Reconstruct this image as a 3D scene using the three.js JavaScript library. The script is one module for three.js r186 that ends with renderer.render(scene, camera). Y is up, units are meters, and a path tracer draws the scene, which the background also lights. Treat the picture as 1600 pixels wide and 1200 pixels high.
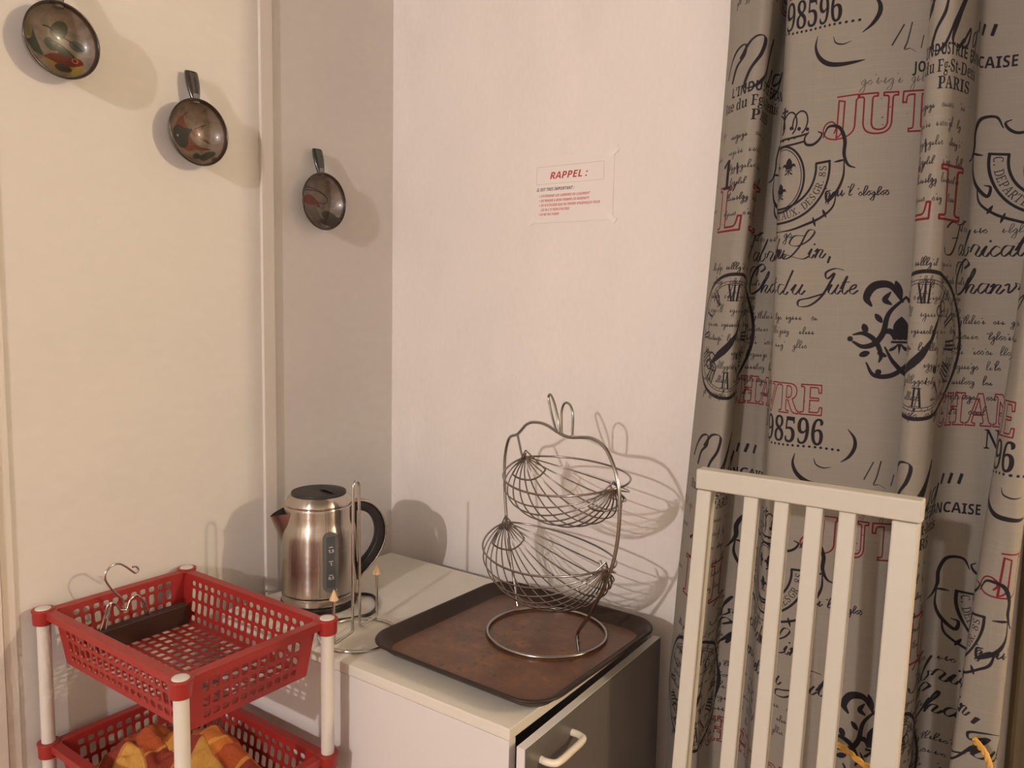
import * as THREE from 'three';
import { RoundedBoxGeometry } from 'three/addons/geometries/RoundedBoxGeometry.js';
import { mergeGeometries, toCreasedNormals } from 'three/addons/utils/BufferGeometryUtils.js';
import { ImprovedNoise } from 'three/addons/math/ImprovedNoise.js';

// ------------------------------------------------------------------ camera, lamps, exposure
const H = 0.72;                                   // height of the cabinet top; floor is y = 0
const scene = new THREE.Scene();
scene.background = new THREE.Color(0x0a0806);
const camera = new THREE.PerspectiveCamera(2 * Math.atan(600 / 1215.25) * 180 / Math.PI, 4 / 3, 0.05, 30);
camera.position.set(1.234, 1.294, 1.281);
camera.up.set(-0.074, 0.995, -0.071);
camera.lookAt(1.234 - 0.572, 1.294 - 0.100, 1.281 - 0.814);
scene.add(camera);
const renderer = new THREE.WebGLRenderer({ antialias: true });
renderer.toneMapping = THREE.LinearToneMapping;
renderer.toneMappingExposure = 1.0;
renderer.shadowMap.enabled = true;
const LAMP_A = { pos: [0.95, 2.05, 3.62], color: new THREE.Color().setRGB(1.0, 0.895, 0.875), power: 13.2 };   // pendant behind the camera
const LAMP_B = { pos: [3.0, 1.98, -0.19], color: new THREE.Color().setRGB(1.0, 0.80, 0.54), power: 6.7 };    // wall lamp far to the right, round the corner
const ROOM = { x0: -0.0553, x1: 3.2, z0: -0.058, z1: 4.5, zFar: -1.3, xEnd: 1.27, top: 2.5 };   // the back wall ends at xEnd, where the room turns a corner

// ------------------------------------------------------------------ helpers
const V = (x, y, z) => new THREE.Vector3(x, y, z);
function rng(seed) { let s = seed >>> 0; return () => { s = (s + 0x6D2B79F5) >>> 0; let t = Math.imul(s ^ (s >>> 15), 1 | s); t = (t + Math.imul(t ^ (t >>> 7), 61 | t)) ^ t; return ((t ^ (t >>> 14)) >>> 0) / 4294967296; }; }
const noise = new ImprovedNoise();
const used = {};
function numbered(n) { if (!(n in used)) { used[n] = 0; return n; } used[n]++; return n + '_' + String(used[n]).padStart(3, '0'); }
function shade(o) { o.traverse(m => { if (m.isMesh) { m.castShadow = true; m.receiveShadow = true; } }); return o; }
function thing(name, label, category, pos = [0, 0, 0], turn = 0, group) {
  const o = new THREE.Group(); o.name = numbered(name); o.position.set(...pos); o.rotation.y = turn;
  o.userData = { label, category }; if (group) o.userData.group = group; scene.add(o); return o;
}
function part(name, geo, mat, parent, label) {
  const m = new THREE.Mesh(geo, mat); m.name = name; m.castShadow = m.receiveShadow = true; parent.add(m);
  if (label) m.userData.label = label; return m;
}
function struct(name, geo, mat) { const m = part(name, geo, mat, scene); m.userData.kind = 'structure'; return m; }
function box(w, h, d, x = 0, y = 0, z = 0, r = 0) {
  const g = r ? new RoundedBoxGeometry(w, h, d, 2, r) : new THREE.BoxGeometry(w, h, d); g.translate(x, y, z); return g;
}
function tube(pts, r, seg = 60, closed = false, rad = 8, type = 'centripetal') {
  const c = new THREE.CatmullRomCurve3(pts.map(p => p.isVector3 ? p : V(...p)), closed, type);
  return new THREE.TubeGeometry(c, seg, r, rad, closed);
}
function poly(pts, r, rad = 8) {                       // straight runs with tight bends
  const path = new THREE.CurvePath(); const P = pts.map(p => p.isVector3 ? p : V(...p));
  const bend = 0.006; let a = P[0];
  for (let i = 1; i < P.length - 1; i++) {
    const d0 = P[i].clone().sub(P[i - 1]), d1 = P[i + 1].clone().sub(P[i]);
    const b = Math.min(bend, d0.length() * 0.45, d1.length() * 0.45);
    const q0 = P[i].clone().addScaledVector(d0.normalize(), -b), q1 = P[i].clone().addScaledVector(d1.normalize(), b);
    path.add(new THREE.LineCurve3(a, q0)); path.add(new THREE.QuadraticBezierCurve3(q0, P[i].clone(), q1)); a = q1;
  }
  path.add(new THREE.LineCurve3(a, P[P.length - 1]));
  const pts2 = []; for (const c of path.curves) { const n = c.isLineCurve3 ? 1 : 5; for (let k = 0; k < n; k++) pts2.push(c.getPoint(k / n)); }
  pts2.push(P[P.length - 1]);
  return sweepRound(pts2, r, rad);
}
function sweepRound(P, r, rad = 8) {                  // round bar along a polyline, parallel-transported, capped
  const n = P.length, pos = [], idx = []; let up = V(0.13, 0.97, 0.21);
  for (let i = 0; i < n; i++) {
    const t = P[Math.min(i + 1, n - 1)].clone().sub(P[Math.max(i - 1, 0)]).normalize();
    if (i === 0 && Math.abs(t.dot(up)) > 0.9) up = V(0.9, 0.1, 0.3);
    const s = up.clone().cross(t).normalize(); up = t.clone().cross(s).normalize();
    for (let k = 0; k < rad; k++) { const a = k / rad * 2 * Math.PI; const q = P[i].clone().addScaledVector(s, Math.cos(a) * r).addScaledVector(up, Math.sin(a) * r); pos.push(q.x, q.y, q.z); }
  }
  for (let i = 0; i < n - 1; i++) for (let k = 0; k < rad; k++) { const a = i * rad + k, b = i * rad + (k + 1) % rad, c = a + rad, d = b + rad; idx.push(a, b, c, b, d, c); }
  for (let k = 1; k < rad - 1; k++) { idx.push(0, k + 1, k); const o = (n - 1) * rad; idx.push(o, o + k, o + k + 1); }
  const g = new THREE.BufferGeometry(); g.setAttribute('position', new THREE.Float32BufferAttribute(pos, 3)); g.setIndex(idx); g.computeVertexNormals();
  g.setAttribute('uv', new THREE.Float32BufferAttribute(new Float32Array(pos.length / 3 * 2), 2)); return g;
}
function merge(list) { return mergeGeometries(list.map(g => { const q = g.index ? g.toNonIndexed() : g; for (const k of Object.keys(q.attributes)) if (!['position', 'normal', 'uv'].includes(k)) q.deleteAttribute(k); return q; })); }
function grid(nu, nv, f, closedU = false) {           // parametric sheet, f(u, v) -> [x, y, z]
  const pos = [], uv = [], idx = [];
  for (let j = 0; j <= nv; j++) for (let i = 0; i <= nu; i++) { const q = f(i / nu, j / nv); pos.push(q[0], q[1], q[2]); uv.push(q[3] ?? i / nu, q[4] ?? j / nv); }
  for (let j = 0; j < nv; j++) for (let i = 0; i < nu; i++) { const a = j * (nu + 1) + i, b = a + 1, c = a + nu + 1, d = c + 1; idx.push(a, b, c, b, d, c); }
  const g = new THREE.BufferGeometry(); g.setAttribute('position', new THREE.Float32BufferAttribute(pos, 3));
  g.setAttribute('uv', new THREE.Float32BufferAttribute(uv, 2)); g.setIndex(idx); g.computeVertexNormals(); return g;
}
function roundRect(w, h, r, holes) {
  const s = new THREE.Shape(); const x = w / 2, y = h / 2;
  s.moveTo(-x + r, -y); s.lineTo(x - r, -y); s.absarc(x - r, -y + r, r, -Math.PI / 2, 0); s.lineTo(x, y - r); s.absarc(x - r, y - r, r, 0, Math.PI / 2);
  s.lineTo(-x + r, y); s.absarc(-x + r, y - r, r, Math.PI / 2, Math.PI); s.lineTo(-x, -y + r); s.absarc(-x + r, -y + r, r, Math.PI, 1.5 * Math.PI);
  return s;
}
function holePath(cx, cy, w, h, r) {
  const p = new THREE.Path(), x = w / 2, y = h / 2, k = r;
  const pts = [[-x + k, -y], [x - k, -y], [x - k * .3, -y + k * .3], [x, -y + k], [x, y - k], [x - k * .3, y - k * .3], [x - k, y], [-x + k, y], [-x + k * .3, y - k * .3], [-x, y - k], [-x, -y + k], [-x + k * .3, -y + k * .3]];
  pts.reverse().forEach((q, i) => i ? p.lineTo(cx + q[0], cy + q[1]) : p.moveTo(cx + q[0], cy + q[1])); p.closePath(); return p;
}
function canvas(w, h, fn) { const c = document.createElement('canvas'); c.width = w; c.height = h; fn(c.getContext('2d'), w, h); return c; }
function ctex(c, repeat) { const t = new THREE.CanvasTexture(c); t.colorSpace = THREE.SRGBColorSpace; if (repeat) t.wrapS = t.wrapT = THREE.RepeatWrapping; t.anisotropy = 8; return t; }
function dataTex(n, fn, srgb) {                       // tileable data texture, fn(u, v) -> [r, g, b] 0..255
  const d = new Uint8Array(n * n * 4);
  for (let y = 0; y < n; y++) for (let x = 0; x < n; x++) { const c = fn(x / n, y / n), o = (y * n + x) * 4; d[o] = c[0]; d[o + 1] = c[1]; d[o + 2] = c[2]; d[o + 3] = 255; }
  const t = new THREE.DataTexture(d, n, n); t.wrapS = t.wrapT = THREE.RepeatWrapping; t.magFilter = THREE.LinearFilter; t.minFilter = THREE.LinearMipmapLinearFilter; t.generateMipmaps = true;
  if (srgb) t.colorSpace = THREE.SRGBColorSpace; t.needsUpdate = true; return t;
}
const tn = (u, v, f, s = 0) => {                      // tileable noise by blending on a torus-like lattice
  const a = u * f, b = v * f, w = (x, y) => noise.noise(x + s * 17.3, y + s * 5.1, s * 3.7);
  const n00 = w(a, b), n10 = w(a - f, b), n01 = w(a, b - f), n11 = w(a - f, b - f);
  return (n00 * (1 - u) + n10 * u) * (1 - v) + (n01 * (1 - u) + n11 * u) * v;
};
const clamp8 = x => Math.max(0, Math.min(255, Math.round(x)));
function uvScale(g, su, sv) { const a = g.attributes.uv; for (let i = 0; i < a.count; i++) a.setXY(i, a.getX(i) * su, a.getY(i) * sv); return g; }

// ------------------------------------------------------------------ materials
const plasterBump = dataTex(512, (u, v) => { const n = 128 + 60 * tn(u, v, 40, 1) + 50 * tn(u, v, 90, 2) + 30 * tn(u, v, 14, 3); const c = clamp8(n); return [c, c, c]; });
const plasterCol = dataTex(512, (u, v) => { const n = 6 * tn(u, v, 3, 4) + 5 * tn(u, v, 9, 5) + 4 * tn(u, v, 60, 6); return [clamp8(246 + n), clamp8(245 + n), clamp8(243 + n * .9)]; }, true);
function wallMat(color, rough = 0.75, bump = 0.0006) { return new THREE.MeshStandardMaterial({ color, map: plasterCol, bumpMap: plasterBump, bumpScale: bump, roughness: rough }); }
const M = {
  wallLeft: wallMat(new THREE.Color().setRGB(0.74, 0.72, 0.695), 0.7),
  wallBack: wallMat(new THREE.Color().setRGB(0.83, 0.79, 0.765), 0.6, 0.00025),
  trim: wallMat(new THREE.Color().setRGB(0.76, 0.72, 0.67), 0.5, 0.0003),
  casing: wallMat(new THREE.Color().setRGB(0.125, 0.098, 0.056), 0.35, 0.0003),
  ceiling: wallMat(new THREE.Color().setRGB(0.38, 0.36, 0.34), 0.9),
  wallRoom: wallMat(new THREE.Color().setRGB(0.68, 0.63, 0.565), 0.8),
  floor: new THREE.MeshStandardMaterial({ color: new THREE.Color().setRGB(0.36, 0.24, 0.15), roughness: 0.5, map: plasterCol }),
  white: new THREE.MeshPhysicalMaterial({ color: new THREE.Color().setRGB(0.69, 0.66, 0.645), roughness: 0.45, bumpMap: plasterBump, bumpScale: 0.00006 }),
  worktop: new THREE.MeshPhysicalMaterial({ color: new THREE.Color().setRGB(0.76, 0.735, 0.66), roughness: 0.42, map: plasterCol, bumpMap: plasterBump, bumpScale: 0.0001 }),
  doorFace: new THREE.MeshPhysicalMaterial({ color: new THREE.Color().setRGB(0.135, 0.12, 0.11), roughness: 0.3, bumpMap: plasterBump, bumpScale: 0.00003 }),
  handle: new THREE.MeshPhysicalMaterial({ color: new THREE.Color().setRGB(0.80, 0.74, 0.60), roughness: 0.3, clearcoat: 0.4 }),
  chair: new THREE.MeshPhysicalMaterial({ color: new THREE.Color().setRGB(0.51, 0.485, 0.415), roughness: 0.4, bumpMap: plasterBump, bumpScale: 0.0001 }),
  red: new THREE.MeshPhysicalMaterial({ color: new THREE.Color().setRGB(0.31, 0.021, 0.018), roughness: 0.38, side: THREE.DoubleSide }),
  tubeWhite: new THREE.MeshPhysicalMaterial({ color: new THREE.Color().setRGB(0.64, 0.60, 0.55), roughness: 0.4, bumpMap: plasterBump, bumpScale: 0.0001 }),
  chrome: new THREE.MeshStandardMaterial({ color: new THREE.Color().setRGB(0.62, 0.60, 0.58), metalness: 1, roughness: 0.16 }),
  standWire: new THREE.MeshStandardMaterial({ color: new THREE.Color().setRGB(0.40, 0.375, 0.355), metalness: 1, roughness: 0.2 }),
  darkWire: new THREE.MeshStandardMaterial({ color: new THREE.Color().setRGB(0.30, 0.27, 0.255), metalness: 1, roughness: 0.24 }),
  black: new THREE.MeshPhysicalMaterial({ color: new THREE.Color().setRGB(0.018, 0.016, 0.015), roughness: 0.35 }),
  grip: new THREE.MeshPhysicalMaterial({ color: new THREE.Color().setRGB(0.02, 0.018, 0.017), roughness: 0.5 }),
  wood: new THREE.MeshStandardMaterial({ color: new THREE.Color().setRGB(0.66, 0.46, 0.25), roughness: 0.6 }),
  trayRim: new THREE.MeshPhysicalMaterial({ color: new THREE.Color().setRGB(0.030, 0.019, 0.014), roughness: 0.42, specularIntensity: 0.6, bumpMap: plasterBump, bumpScale: 0.0001 }),
};
M.steel = new THREE.MeshPhysicalMaterial({ color: new THREE.Color().setRGB(0.52, 0.47, 0.42), metalness: 1, roughness: 0.28, anisotropy: 0.95, anisotropyRotation: Math.PI / 2,
  roughnessMap: dataTex(256, (u, v) => { const n = 190 + 50 * tn(u * 0, v, 60, 8) + 30 * tn(u, v, 90, 9); return [255, clamp8(n), 255]; }) });

// ------------------------------------------------------------------ the room
const T = 0.1;
const slab3 = (x0, x1, z0, z1, y0 = 0, y1 = ROOM.top) => uvScale(box(x1 - x0, y1 - y0, z1 - z0, (x0 + x1) / 2, (y0 + y1) / 2, (z0 + z1) / 2), 3, 2.5);
struct('floor', slab3(ROOM.x0 - T, ROOM.x1 + T, ROOM.zFar - T, ROOM.z1 + T, -T, 0), M.floor);
struct('ceiling', slab3(ROOM.x0 - T, ROOM.x1 + T, ROOM.zFar - T, ROOM.z1 + T, ROOM.top, ROOM.top + T), M.ceiling);
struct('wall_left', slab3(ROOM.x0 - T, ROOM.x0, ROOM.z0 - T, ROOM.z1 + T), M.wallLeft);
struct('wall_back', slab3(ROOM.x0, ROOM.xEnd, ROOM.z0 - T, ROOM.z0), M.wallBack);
struct('wall_return', slab3(ROOM.xEnd - T, ROOM.xEnd, ROOM.zFar - T, ROOM.z0 - T), M.wallRoom);
struct('wall_far', slab3(ROOM.xEnd, ROOM.x1, ROOM.zFar - T, ROOM.zFar), M.wallRoom);
struct('wall_right', slab3(ROOM.x1, ROOM.x1 + T, ROOM.zFar - T, ROOM.z1 + T), M.wallRoom);
struct('wall_front', slab3(ROOM.x0, ROOM.x1, ROOM.z1, ROOM.z1 + T), M.wallRoom);
struct('trim_1', box(0.008, ROOM.top, 0.028, ROOM.x0 + 0.004, ROOM.top / 2, 0.296, 0.0012), M.trim);
struct('trim_2', box(0.003, ROOM.top, 0.0175, ROOM.x0 + 0.0015, ROOM.top / 2, 0.7795), M.trim);
struct('trim_3', box(0.007, ROOM.top, 0.09, ROOM.x0 + 0.0035, ROOM.top / 2, 0.8350, 0.001), M.trim);
{ // moulded casing on the back wall beside the curtain
  const s = new THREE.Shape(); [[0, 0], [0, .010], [.006, .013], [.010, .008], [.030, .008], [.034, .016], [.042, .018], [.048, .016], [.05, 0]].forEach((q, i) => i ? s.lineTo(...q) : s.moveTo(...q));
  const g = new THREE.ExtrudeGeometry(s, { depth: 2.05, bevelEnabled: false }); g.rotateX(-Math.PI / 2); g.scale(1, 1, -1); g.translate(1.212, 0, ROOM.z0);
  const idx = g.index; const gg = idx ? g.toNonIndexed() : g; // mirrored: turn the faces outward again
  const p = gg.attributes.position; for (let i = 0; i < p.count; i += 3) { const a = V().fromBufferAttribute(p, i + 1), b = V().fromBufferAttribute(p, i + 2); p.setXYZ(i + 1, b.x, b.y, b.z); p.setXYZ(i + 2, a.x, a.y, a.z); }
  gg.computeVertexNormals(); struct('trim_4', gg, M.casing);
}

// ------------------------------------------------------------------ lamps (both outside the frame)
function bulb(o, y, def, r) {
  const em = new THREE.MeshStandardMaterial({ color: 0xffffff, emissive: def.color, emissiveIntensity: 12 });
  part('bulb', new THREE.SphereGeometry(r, 20, 14).translate(0, y, 0), em, o);
  const l = new THREE.PointLight(def.color, def.power, 0, 2); l.position.set(0, y, 0); l.castShadow = true; l.shadow.radius = r / 0.02; l.name = 'lamp_light'; o.add(l);
}
{ const o = thing('pendant_lamp', 'bare bulb on a short black cord hanging from the ceiling behind the camera', 'lamp', [LAMP_A.pos[0], LAMP_A.pos[1], LAMP_A.pos[2]]);
  const h = ROOM.top - LAMP_A.pos[1];
  part('cord', new THREE.CylinderGeometry(.003, .003, h - .06, 8).translate(0, .05 + (h - .06) / 2, 0), M.black, o);
  part('ceiling_rose', new THREE.CylinderGeometry(.045, .05, .02, 24).translate(0, h - .01, 0), M.black, o);
  part('socket', new THREE.CylinderGeometry(.014, .018, .04, 16).translate(0, .048, 0), M.black, o);
  bulb(o, 0, LAMP_A, .03); }
{ const o = thing('wall_lamp', 'small wall lamp with a warm bare bulb on the right wall', 'lamp', [LAMP_B.pos[0], LAMP_B.pos[1] - .06, LAMP_B.pos[2]]);
  part('bracket', merge([box(.016, .10, .07, ROOM.x1 - LAMP_B.pos[0] - .008, -.03, 0), poly([[ROOM.x1 - LAMP_B.pos[0] - .01, -.03, 0], [0, -.03, 0], [0, .02, 0]], .007)]), M.black, o);
  part('socket', new THREE.CylinderGeometry(.016, .014, .04, 16).translate(0, .01, 0), M.black, o);
  bulb(o, .06, LAMP_B, .03); }

// ------------------------------------------------------------------ cabinet
{
  const W = 0.66, D = 0.454;
  const o = thing('cabinet', 'low white cabinet with a dark grey door standing in the corner', 'cabinet', [0, 0, 0]);
  part('top_panel', uvScale(box(W - .002, .017, D - .002, W / 2 + .001, H - .0085, D / 2 + .001, .0012), 3, 2), M.worktop, o, 'white laminate top');
  part('side_panel', box(W - .004, H - .018, .016, W / 2 + .001, (H - .018) / 2, D - .009, .0008), M.white, o);
  part('side_panel', box(W - .004, H - .018, .016, W / 2 + .001, (H - .018) / 2, .01), M.white, o);
  part('back_panel', box(.008, H - .02, D - .036, .006, (H - .02) / 2, D / 2), M.white, o);
  part('bottom_panel', box(W - .02, .016, D - .036, W / 2 + .002, .06, D / 2), M.white, o);
  part('shelf', box(W - .04, .016, D - .036, W / 2, .36, D / 2), M.white, o);
  const door = new THREE.Group(); door.name = 'door'; door.position.set(W + .005, 0, .006); door.rotation.y = 0.016; o.add(door);
  part('door_panel', box(.0135, H - .075, D - .006, .00675, (H - .075) / 2 + .055, (D - .006) / 2, .0006), M.white, door, 'white door core and edges');
  part('door_face', box(.0014, H - .0765, D - .0075, .0142, (H - .075) / 2 + .055, (D - .006) / 2), M.doorFace, door, 'dark grey laminate door face');
  const hy = .667;
  part('handle', tube([[.014, hy, .322], [.024, hy, .3215], [.036, hy, .326], [.039, hy, .340], [.039, hy, .365], [.039, hy, .390], [.036, hy, .404], [.024, hy, .4085], [.014, hy, .408]], .0052, 50, false, 12), M.handle, door, 'cream bow handle');
}

// ------------------------------------------------------------------ printed curtain
const CLOTH = 1.0545, P_S = 0.56 * CLOTH, P_V = 0.58 * CLOTH, PPM = 3500;   // print unit = CLOTH metres
const INK = '#17141a', RED = '#6d1220';
function clothPrint(c) {                              // c is scaled to metres, origin under the clock axis, y down, row of digits at 0
  const R = rng(77);
  c.lineCap = 'round'; c.lineJoin = 'round';
  const pen = (pts, w, a = 0.45, col = INK, closed = false) => {      // broad-nib stroke through points
    const cv = new THREE.CatmullRomCurve3(pts.map(q => V(q[0], q[1], 0)), closed, 'centripetal'); const L = cv.getLength(); const n = Math.max(8, Math.ceil(L / 0.0012));
    const dx = Math.cos(a) * w / 2, dy = Math.sin(a) * w / 2; c.fillStyle = col; c.strokeStyle = col; c.lineWidth = w * 0.28;
    let p = cv.getPoint(0); c.beginPath(); c.moveTo(p.x, p.y); const Q = [p];
    for (let i = 1; i <= n; i++) { const q = cv.getPoint(i / n); c.lineTo(q.x, q.y); Q.push(q); } c.stroke();
    for (let i = 0; i < n; i++) { const a0 = Q[i], b = Q[i + 1]; c.beginPath(); c.moveTo(a0.x + dx, a0.y + dy); c.lineTo(b.x + dx, b.y + dy); c.lineTo(b.x - dx, b.y - dy); c.lineTo(a0.x - dx, a0.y - dy); c.closePath(); c.fill(); }
  };
  const swell = (pts, w0, w1, col = INK) => {           // stroke that swells in the middle
    const cv = new THREE.CatmullRomCurve3(pts.map(q => V(q[0], q[1], 0)), false, 'centripetal'); const n = 40; c.strokeStyle = col;
    for (let i = 0; i < n; i++) { const a = cv.getPoint(i / n), b = cv.getPoint((i + 1) / n), t = (i + .5) / n; c.lineWidth = w0 + (w1 - w0) * Math.sin(Math.PI * t); c.beginPath(); c.moveTo(a.x, a.y); c.lineTo(b.x, b.y); c.stroke(); }
  };
  const text = (s, x, y, h, font, o = {}) => {         // left-aligned text whose capitals are h metres tall, baseline at y
    c.save(); c.translate(x, y); if (o.rot) c.rotate(o.rot); const k = h / 72; c.transform(k * (o.sx ?? 1), 0, (o.slant ?? 0) * k, k, 0, 0);
    c.font = `${font.replace('@', '100px')}`; c.textAlign = o.align ?? 'left'; if (o.w) c.scale(o.w / k / c.measureText(s).width, 1);
    if (o.outline) { c.strokeStyle = o.col ?? INK; c.lineWidth = o.outline; c.strokeText(s, 0, 0); } else { c.fillStyle = o.col ?? INK; c.fillText(s, 0, 0); }
    c.restore();
  };
  const scrawl = (x, y, len, h, col = 'rgba(30,25,28,0.85)', w = .0009) => {   // illegible handwriting
    let px = x; c.strokeStyle = col;
    while (px < x + len) {
      const word = .010 + R() * .034; let pts = [], q = px; const flush = () => { if (pts.length > 2) pen(pts, w * (.9 + R() * .6), .45, col); pts = []; };
      while (q < px + word && q < x + len) {
        const t = R(), a = h * (.8 + R() * .4);
        if (t < .38) { pts.push([q, y - a * .2], [q + h * .35, y - a], [q + h * .25, y], [q + h * .8, y - a * .5]); q += h * (.7 + R() * .5); }
        else if (t < .56) { pts.push([q, y - a * .3], [q + h * .9, y - a * 2.2], [q + h * .55, y - a * 2.3], [q + h * .1, y], [q + h * .6, y - a * .3]); q += h * .8; }
        else if (t < .70) { pts.push([q + h * .6, y - a], [q, y - a * .4], [q + h * .3, y], [q + h * .7, y - a * .8], [q + h * .3, y + a * 1.3], [q - h * .2, y + a * 1.1], [q + h * .8, y - a * .2]); q += h * 1.0; }
        else if (t < .88) { pts.push([q + h * .5, y - a], [q, y - a * .4], [q + h * .3, y], [q + h * .7, y - a * .5], [q + h * .4, y - a * .9]); q += h * .9; }
        else { flush(); c.fillStyle = col; c.beginPath(); c.arc(q + h * .3, y - h * 1.7, w * .8, 0, 7); c.fill(); q += h * .4; }
      }
      flush(); px = q + .006 + R() * .009;
    }
  };
  // ---- words in red outlined slab letters
  const slab = (str, x, y, h, step, w) => { [...str].forEach((ch, i) => { const xx = x + i * step; if (ch !== ' ') text(ch, xx, y, h, 'bold @ serif', { outline: 3.2, col: RED, w: w ?? step * .97 });
    c.fillStyle = RED; for (let k = 0; k < 4; k++) { c.beginPath(); c.arc(xx + .006 + R() * (step - .012), y - h * (.15 + R() * .7), .0005 + R() * .0005, 0, 7); c.fill(); } }); };
  slab('CHANVRE', .046, -.022, .043, .0318);
  slab('UTE', .2940, .173, .052, .0475, .0435);
  slab('LI', -.058, .294, .066, .066, .058);
  { c.strokeStyle = RED; c.lineWidth = .0019; c.beginPath();     // the curled J
    c.save(); c.translate(-.007, 0); c.moveTo(.276, .121); c.lineTo(.3005, .121); c.lineTo(.3005, .126); c.lineTo(.2985, .128); c.lineTo(.2980, .160); c.quadraticCurveTo(.298, .176, .276, .177); c.quadraticCurveTo(.257, .176, .257, .163); c.quadraticCurveTo(.260, .152, .270, .153); c.quadraticCurveTo(.279, .158, .273, .168); c.moveTo(.276, .175); c.quadraticCurveTo(.284, .172, .284, .160); c.lineTo(.285, .128); c.lineTo(.278, .126); c.closePath(); c.stroke(); c.restore(); }
  // ---- number
  text('98596', .181, .0205, .038, 'bold @ serif', { w: .090 });
  text('N\u00b0', .132, .008, .026, '@ serif', { w: .034 });
  c.fillStyle = INK; for (let i = 0; i < 17; i++) { c.beginPath(); c.arc(.173 + i * .0073, .0245 + (i < 3 ? -.002 * (3 - i) : 0) + Math.sin(i * .4) * .0008, .0018, 0, 7); c.fill(); }
  // ---- swash under the number
  c.save(); c.translate(-.048, 0);
  swell([[.349, -.006], [.358, .006], [.359, .018], [.352, .032], [.342, .041]], .0008, .0052);
  swell([[.283, .036], [.281, .050], [.287, .064], [.300, .074], [.318, .078], [.336, .078], [.346, .077]], .0008, .0062);
  swell([[.308, .040], [.311, .048], [.320, .052], [.330, .050]], .0005, .0018);
  pen([[.374, .062], [.386, .036]], .0018, .45, 'rgba(30,25,28,.8)'); pen([[.396, .034], [.391, .058], [.388, .068], [.394, .067], [.404, .072]], .0020, .45, 'rgba(30,25,28,.8)');
  pen([[.414, .052], [.411, .068]], .0016, .45, 'rgba(30,25,28,.8)');
  c.restore();
  // ---- large script
  pen([[-.070, .066], [-.058, .046], [-.040, .028], [-.026, .026], [-.026, .040], [-.040, .054], [-.048, .076]], .0050, .45);
  pen([[-.034, .044], [-.016, .024], [.002, .024], [.000, .046], [-.016, .070], [-.020, .088], [-.006, .092], [.014, .070], [.032, .036], [.040, .020], [.026, .056], [.018, .082], [.028, .088], [.040, .076]], .0052, .45);
  pen([[.040, .076], [.050, .060], [.046, .080], [.036, .088]], .0032, .45); pen([[.072, .060], [.060, .066], [.058, .080], [.070, .074], [.080, .056], [.070, .086], [.056, .100]], .0036, .45);
  for (const x of [.086, .097, .108]) pen([[x + .003, .044], [x, .058]], .0036, .35);
  // ---- journal heading
  text('JOURNAL DE', -.206, .098, .0135, 'bold @ sans-serif', { w: .098 });
  text("L'INDUSTRIE FRANCAISE", -.046, .098, .0145, 'bold @ sans-serif', { w: .182 });
  text('Rue du Fg-St-Denis', -.068, .118, .0150, 'bold @ serif', { w: .150 });
  text('PARIS', -.006, .138, .0150, 'bold @ serif', { w: .064 });
  // ---- crest
  c.save(); c.translate(.188, .225);
  c.strokeStyle = INK; c.lineWidth = .0030;
  c.beginPath(); c.ellipse(0, 0, .036, .046, 0, 0, 7); c.stroke(); c.lineWidth = .0012; c.beginPath(); c.ellipse(0, 0, .032, .042, 0, 0, 7); c.stroke();
  const lys = (x, y, k, col = INK) => { c.save(); c.translate(x, y); c.scale(k, k); c.fillStyle = col; c.strokeStyle = col;
    c.beginPath(); c.moveTo(0, -1); c.bezierCurveTo(.5, -.6, .45, -.3, .12, .22); c.lineTo(-.12, .22); c.bezierCurveTo(-.45, -.3, -.5, -.6, 0, -1); c.fill();
    for (const s of [-1, 1]) { c.beginPath(); c.moveTo(s * .16, .22); c.bezierCurveTo(s * .2, -.5, s * .8, -.6, s * .85, .1); c.bezierCurveTo(s * .7, -.2, s * .45, -.15, s * .34, .22); c.closePath(); c.fill(); c.beginPath(); c.moveTo(s * .12, .42); c.bezierCurveTo(s * .2, .6, s * .5, .6, s * .5, .8); c.bezierCurveTo(s * .3, .85, s * .15, .7, s * .05, .42); c.fill(); }
    c.fillRect(-.42, .27, .84, .12); c.beginPath(); c.moveTo(-.1, .42); c.lineTo(.1, .42); c.lineTo(0, 1); c.closePath(); c.fill(); c.restore(); };
  lys(.012, -.016, .013); lys(-.014, -.016, .013); lys(-.001, .018, .013);
  c.lineWidth = .0032; c.beginPath(); c.arc(0, -.012, .0735, -.1, Math.PI + .1); c.stroke(); c.beginPath(); c.arc(0, -.012, .0535, -.1, Math.PI + .1); c.stroke();
  for (const s of [-1, 1]) { c.beginPath(); c.moveTo(s * .0535, -.018); c.lineTo(s * .0735, -.020); c.stroke(); }
  const word = 'C.DEPARTEMENTAUX.DESGR.8S'; [...word].forEach((ch, i) => { const a = Math.PI + .0 - i / (word.length - 1) * Math.PI; c.save(); c.translate(Math.cos(a) * .0635, -.012 + Math.sin(a) * .0635); c.rotate(a - Math.PI / 2); text(ch, -.0045, .0055, .0105, '@ serif', { sx: .85 }); c.restore(); });
  for (const s of [-1, 1]) {
    swell([[s * .040, -.062], [s * .034, -.054], [s * .036, -.046], [s * .046, -.044], [s * .056, -.050], [s * .060, -.058], [s * .054, -.061]], .0012, .0036);
    swell([[s * .062, -.052], [s * .070, -.066], [s * .084, -.064], [s * .092, -.046], [s * .092, -.026], [s * .098, -.012], [s * .106, -.008]], .0012, .0046);
    swell([[s * .092, -.022], [s * .092, .002], [s * .084, .022], [s * .072, .034], [s * .070, .022], [s * .076, .020]], .001, .0040);
    swell([[s * .084, .022], [s * .080, .042], [s * .064, .056], [s * .040, .066], [s * .02, .072], [0, .074]], .001, .0034);
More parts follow.
